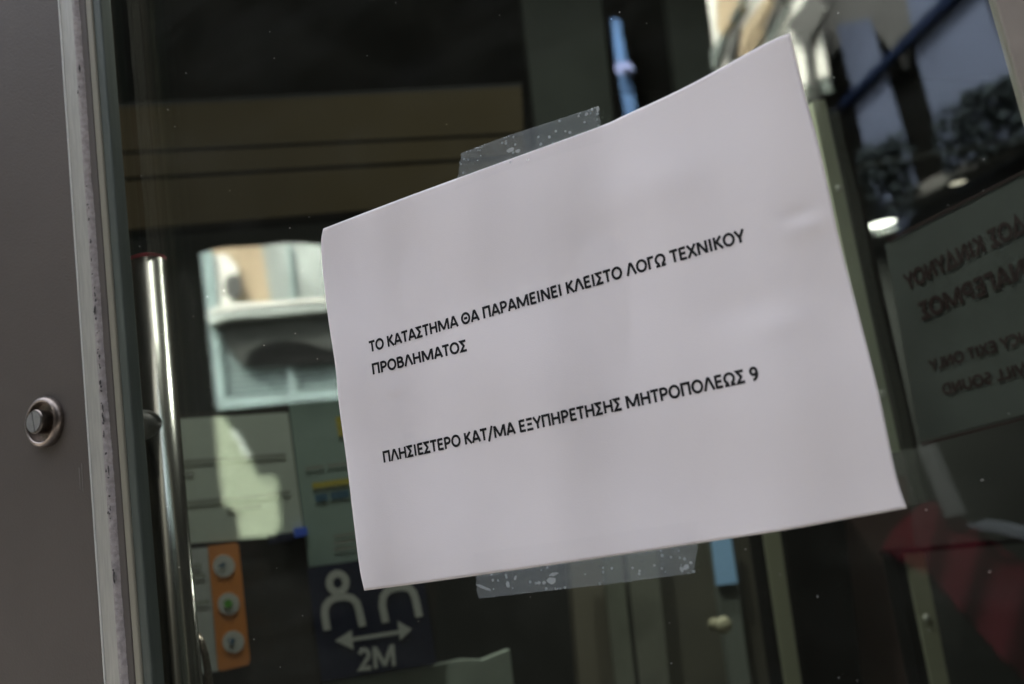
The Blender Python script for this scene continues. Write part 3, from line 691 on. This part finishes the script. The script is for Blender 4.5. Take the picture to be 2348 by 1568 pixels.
# =================================================================== ACROSS THE STREET (seen mirrored in the panes)
def far_wall(name, plane, px0, px1, z1, th, m, label, cat):
    A, B = plane.hit(px0, 784), plane.hit(px1, 784); A.z = B.z = 0
    P = [A, B, B + Vector((0, 0, z1)), A + Vector((0, 0, z1))]
    V, Fc = slab(P, -plane.n * th); V = [mirror(v) for v in V]; Fc = [f[::-1] for f in Fc]
    o = link(name, V, Fc, m); return setp(o, label, cat)
def t_range(plane, a, b, z1, th, m, name, label, cat):
    A, B = plane.p + plane.u * a, plane.p + plane.u * b; A.z = B.z = 0
    P = [A, B, B + Vector((0, 0, z1)), A + Vector((0, 0, z1))]
    V, Fc = slab(P, -plane.n * th); V = [mirror(v) for v in V]; Fc = [f[::-1] for f in Fc]
    return setp(link(name, V, Fc, m), label, cat)
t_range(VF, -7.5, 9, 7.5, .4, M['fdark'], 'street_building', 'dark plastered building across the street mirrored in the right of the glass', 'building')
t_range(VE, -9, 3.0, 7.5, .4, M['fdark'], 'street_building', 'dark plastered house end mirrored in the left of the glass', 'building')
def refl(name, pts, plane, o, th, m, label, cat, parent=None, group=None):
    ob = plate(name, pts, plane.off(o), th, m, parent, mir=True)
    if label: setp(ob, label, cat, group)
    return ob
# bay with cornice, dark soffit and louvred shutters
hb = empty('house_bay', mirror(VE.hit(640, 750)), 'pale bay of a house with louvred cyan shutters mirrored left of the paper', 'house front')
refl('corner_post', [(456, 580), (482, 572), (512, 930), (494, 940)], VE, .10, .1, M['palec'], None, None, hb)
refl('tan_wall', [(482, 572), (520, 566), (612, 562), (618, 690), (486, 700)], VE, .02, .1, M['tan'], None, None, hb)
refl('white_pilaster', [(482, 585), (512, 580), (540, 610), (536, 700), (490, 712)], VE, .06, .1, M['pale'], None, None, hb)
refl('white_wall', [(596, 562), (650, 556), (700, 557), (760, 566), (860, 580), (870, 690), (618, 700)], VE, .04, .1, M['palew'], None, None, hb)
refl('plaster_rib', [(655, 560), (662, 560), (672, 690), (664, 690)], VE, .08, .1, M['palec'], None, None, hb)
refl('cornice', [(470, 712), (540, 692), (620, 690), (860, 672), (864, 700), (620, 722), (520, 728), (476, 742)], VE, .25, .2, M['palew'], None, None, hb)
refl('cornice_edge', [(478, 706), (540, 694), (620, 690), (860, 672), (860, 678), (620, 697), (480, 714)], VE, .40, .05, M['pale'], None, None, hb)
refl('vent', [(530 + 20 * math.cos(R_(a)), 655 + 27 * math.sin(R_(a))) for a in range(0, 360, 20)], VE, .10, .05, M['fgrey'], None, None, hb)
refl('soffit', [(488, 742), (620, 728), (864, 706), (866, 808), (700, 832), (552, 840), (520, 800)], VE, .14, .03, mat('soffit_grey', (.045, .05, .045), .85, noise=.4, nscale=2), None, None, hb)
refl('lamp_recess', [(560, 836), (566, 806), (600, 786), (650, 778), (700, 784), (740, 800), (866, 806), (866, 818), (700, 834)], VE, .17, .04, M['black'], None, None, hb)
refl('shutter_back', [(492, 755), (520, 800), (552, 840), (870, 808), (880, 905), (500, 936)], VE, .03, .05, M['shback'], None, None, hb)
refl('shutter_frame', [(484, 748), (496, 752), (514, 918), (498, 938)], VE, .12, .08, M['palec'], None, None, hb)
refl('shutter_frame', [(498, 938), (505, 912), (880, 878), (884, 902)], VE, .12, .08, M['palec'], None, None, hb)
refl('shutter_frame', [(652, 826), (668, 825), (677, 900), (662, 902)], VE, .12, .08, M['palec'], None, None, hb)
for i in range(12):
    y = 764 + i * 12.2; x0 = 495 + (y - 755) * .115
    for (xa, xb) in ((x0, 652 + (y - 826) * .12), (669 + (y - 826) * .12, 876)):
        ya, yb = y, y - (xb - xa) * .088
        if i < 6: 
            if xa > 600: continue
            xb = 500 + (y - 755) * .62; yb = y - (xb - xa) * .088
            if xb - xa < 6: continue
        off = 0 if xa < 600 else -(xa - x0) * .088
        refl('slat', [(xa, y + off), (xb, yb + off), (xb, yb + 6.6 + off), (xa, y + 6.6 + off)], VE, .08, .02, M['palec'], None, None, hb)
# pale green gable patch
refl('gable_wall', [(488, 955), (508, 955), (524, 985), (545, 1015), (568, 1045), (586, 1092), (622, 1089), (630, 1110), (638, 1205), (620, 1228), (545, 1234), (538, 1170), (508, 1158), (496, 1060)], VE, .6, .2, M['pgreen'],
     'pale green sunlit gable mirrored over the grey white notice', 'gable')
refl('gable_corner', [(524, 985), (536, 985), (568, 1045), (560, 1050)], VE, .75, .1, M['palew'], 'pale sunlit gable corner mirrored above the green gable', 'gable')
# long facade: windows painted the blue of reflected sky between dark piers, a blue beam, balcony plants
lf = empty('long_facade', mirror(VF.hit(2100, 250)), 'facade with windows coloured pale blue for reflected sky and a blue beam mirrored top right', 'house front')
refl('sky_tint_pane', [(1915, 55), (1990, 40), (2068, 300), (2110, 470), (2060, 540), (2010, 470), (1960, 250)], VF, .05, .02, M['bwin'], None, None, lf)
refl('sky_tint_pane', [(2064, -80), (2230, -80), (2345, 250), (2365, 345), (2190, 440), (2165, 375), (2100, 130)], VF, .05, .02, M['bwin'], None, None, lf)
refl('blue_beam', [(2226, -80), (2262, -80), (1882, 286), (1866, 290)], VF, .12, .06, M['bband'], None, None, lf)
refl('grey_ledge', [(2040, 452), (2347, 302), (2347, 325), (2050, 480)], VF, .2, .15, M['fgrey'], None, None, lf)
refl('grey_wall', [(1840, -80), (2062, -80), (2090, 20), (2075, 160), (2000, 60), (1950, 70), (1900, 130), (1870, 60)], VF, .03, .05, mat('mid_grey_plaster', (.05, .05, .05), .8, noise=.3, nscale=2), None, None, lf)
# bright carved wall
bw = empty('bright_wall', mirror(VF.hit(1750, 60)), 'bright cream sunlit wall with slanting mouldings mirrored above the paper corner', 'house front')
refl('wall', [(1608, -80), (1848, -80), (1856, 60), (1878, 72), (1892, 172), (1845, 186), (1840, 300), (1660, 300)], VF, .30, .03, M['pale'], None, None, bw)
refl('dim_reflection', [(1845, 184), (1893, 173), (1899, 208), (1850, 218)], VF, .29, .03, M['wdim_mould'], None, None, bw)  # grey-green colour paints the bright wall's weaker second-pane reflection
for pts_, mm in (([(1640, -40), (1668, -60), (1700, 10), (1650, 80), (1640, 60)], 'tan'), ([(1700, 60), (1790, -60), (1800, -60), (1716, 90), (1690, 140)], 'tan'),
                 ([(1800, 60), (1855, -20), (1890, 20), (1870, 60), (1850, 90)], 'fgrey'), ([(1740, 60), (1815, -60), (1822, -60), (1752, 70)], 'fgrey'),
                 ([(1660, 110), (1690, 60), (1694, 66), (1668, 150)], 'fgrey'), ([(1668, 40), (1730, -60), (1736, -60), (1676, 50)], 'wdim_mould'), ([(1700, 130), (1770, 10), (1776, 12), (1708, 140)], 'tan'), ([(1752, 90), (1800, 10), (1806, 14), (1760, 96)], 'wdim_mould'), ([(1625, 120), (1650, 80), (1655, 90), (1632, 160)], 'wdim_mould'), ([(1780, -10), (1800, -60), (1806, -60), (1788, 0)], 'fgrey'), ([(1835, 75), (1848, 80), (1872, 260), (1862, 262)], 'fgrey')):
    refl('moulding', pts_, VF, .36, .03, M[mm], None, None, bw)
# narrow strip painted blue in place of reflected sky
refl('blue_sky_strip', [(1399, 40), (1416, 42), (1421, 85), (1468, 320), (1440, 320), (1417, 180), (1405, 110)], VF, .2, .02, M['bsky'], 'narrow strip painted blue for reflected sky, mirrored above the paper', 'sky strip')
refl('strip_bracket', [(1406, 145), (1418, 140), (1430, 155), (1424, 170), (1410, 166)], VF, .3, .1, mat('lilac_paint', (.25, .28, .5), .5), 'pale lilac bracket on the mirrored blue sky strip', 'bracket')
# plants on the balconies
def leaves(name, regions, n, label, seed):
    rg = random.Random(seed); V = []; Fc = []
    for _ in range(n):
        (x0, y0, x1, y1, sl) = rg.choice(regions); px = rg.uniform(x0, x1); py = rg.uniform(y0, y1) + sl * (px - x0)
        c = VF.off(.3 + rg.uniform(-.05, .25)).hit(px, py); a = Vector([rg.uniform(-1, 1) for _ in range(3)]).normalized(); b = a.orthogonal().normalized()
        r = rg.uniform(.014, .045); k = len(V); V += [mirror(c + a * r), mirror(c + b * r * .5), mirror(c - a * r), mirror(c - b * r * .5)]; Fc.append((k, k + 1, k + 2, k + 3))
    o = link(name, V, Fc, M['leaf']); return setp(o, label, 'balcony plant')
leaves('balcony_plant', [(1985, 330, 2090, 470, -.4), (1970, 345, 2060, 420, -.3), (2000, 400, 2090, 520, -.4)], 950, 'dark leafy balcony plant mirrored above the bright downlight', 1)
leaves('balcony_plant', [(2140, 255, 2345, 345, -.45), (2200, 215, 2345, 300, -.4), (2160, 330, 2345, 400, -.45)], 1500, 'dark leafy balcony plant mirrored at the right edge above the sign', 2)
t_range(VF.off(1.9), -7.5, 9, 1.12, .15, M['fdark'], 'ground_screen', 'low black screen added to hide the sunlit ground mirrored in the glass', 'added screen')  # added to block the bright ground reflection in the panes
# red cloth awning of a stall
def cloth():
    V = []; Fc = []; n1, n2 = 26, 18; pl_ = VF.off(1.2)
    topl = [(2040, 1215), (2110, 1152), (2142, 1150), (2213, 1194), (2273, 1239), (2340, 1285), (2400, 1340)]
    botl = [(2020, 1262), (2080, 1290), (2140, 1330), (2195, 1390), (2245, 1450), (2320, 1530), (2400, 1620)]
    def at(l, t):
        x = t * (len(l) - 1); k = min(int(x), len(l) - 2); f = x - k; return (l[k][0] * (1 - f) + l[k + 1][0] * f, l[k][1] * (1 - f) + l[k + 1][1] * f)
    for j in range(n2 + 1):
        for i in range(n1 + 1):
            a = at(topl, i / n1); b = at(botl, i / n1); t = j / n2
            p = VF.off(2.2 + .5 * t + .05 * math.sin(i * .9 + 2 * t)).hit(a[0] * (1 - t) + b[0] * t, a[1] * (1 - t) + b[1] * t); V.append(mirror(p))
    for j in range(n2):
        for i in range(n1): a = j * (n1 + 1) + i; Fc.append((a, a + 1, a + n1 + 2, a + n1 + 1))
    o = link('red_awning', V, Fc, M['rcloth'], None, True); setp(o, 'red cloth awning mirrored dimly at the lower right', 'awning')
    s = o.modifiers.new('thickness', 'SOLIDIFY'); s.thickness = .01
cloth()
refl('grey_hose', [(2210, 1205), (2240, 1196), (2290, 1200), (2347, 1216), (2380, 1230), (2380, 1246), (2340, 1236), (2290, 1222), (2240, 1214)], VF, 2.3, .03, mat('grey_blue_hose', (.010, .013, .020), .8), 'thin grey blue hose mirrored just above the red awning', 'hose')
refl('faint_post', [(2100, 1024), (2128, 1018), (2198, 1180), (2165, 1186)], VF, 2.3, .03, mat('grey_post', (.006, .007, .008), .8), 'faint grey post mirrored under the reversed sign', 'post')
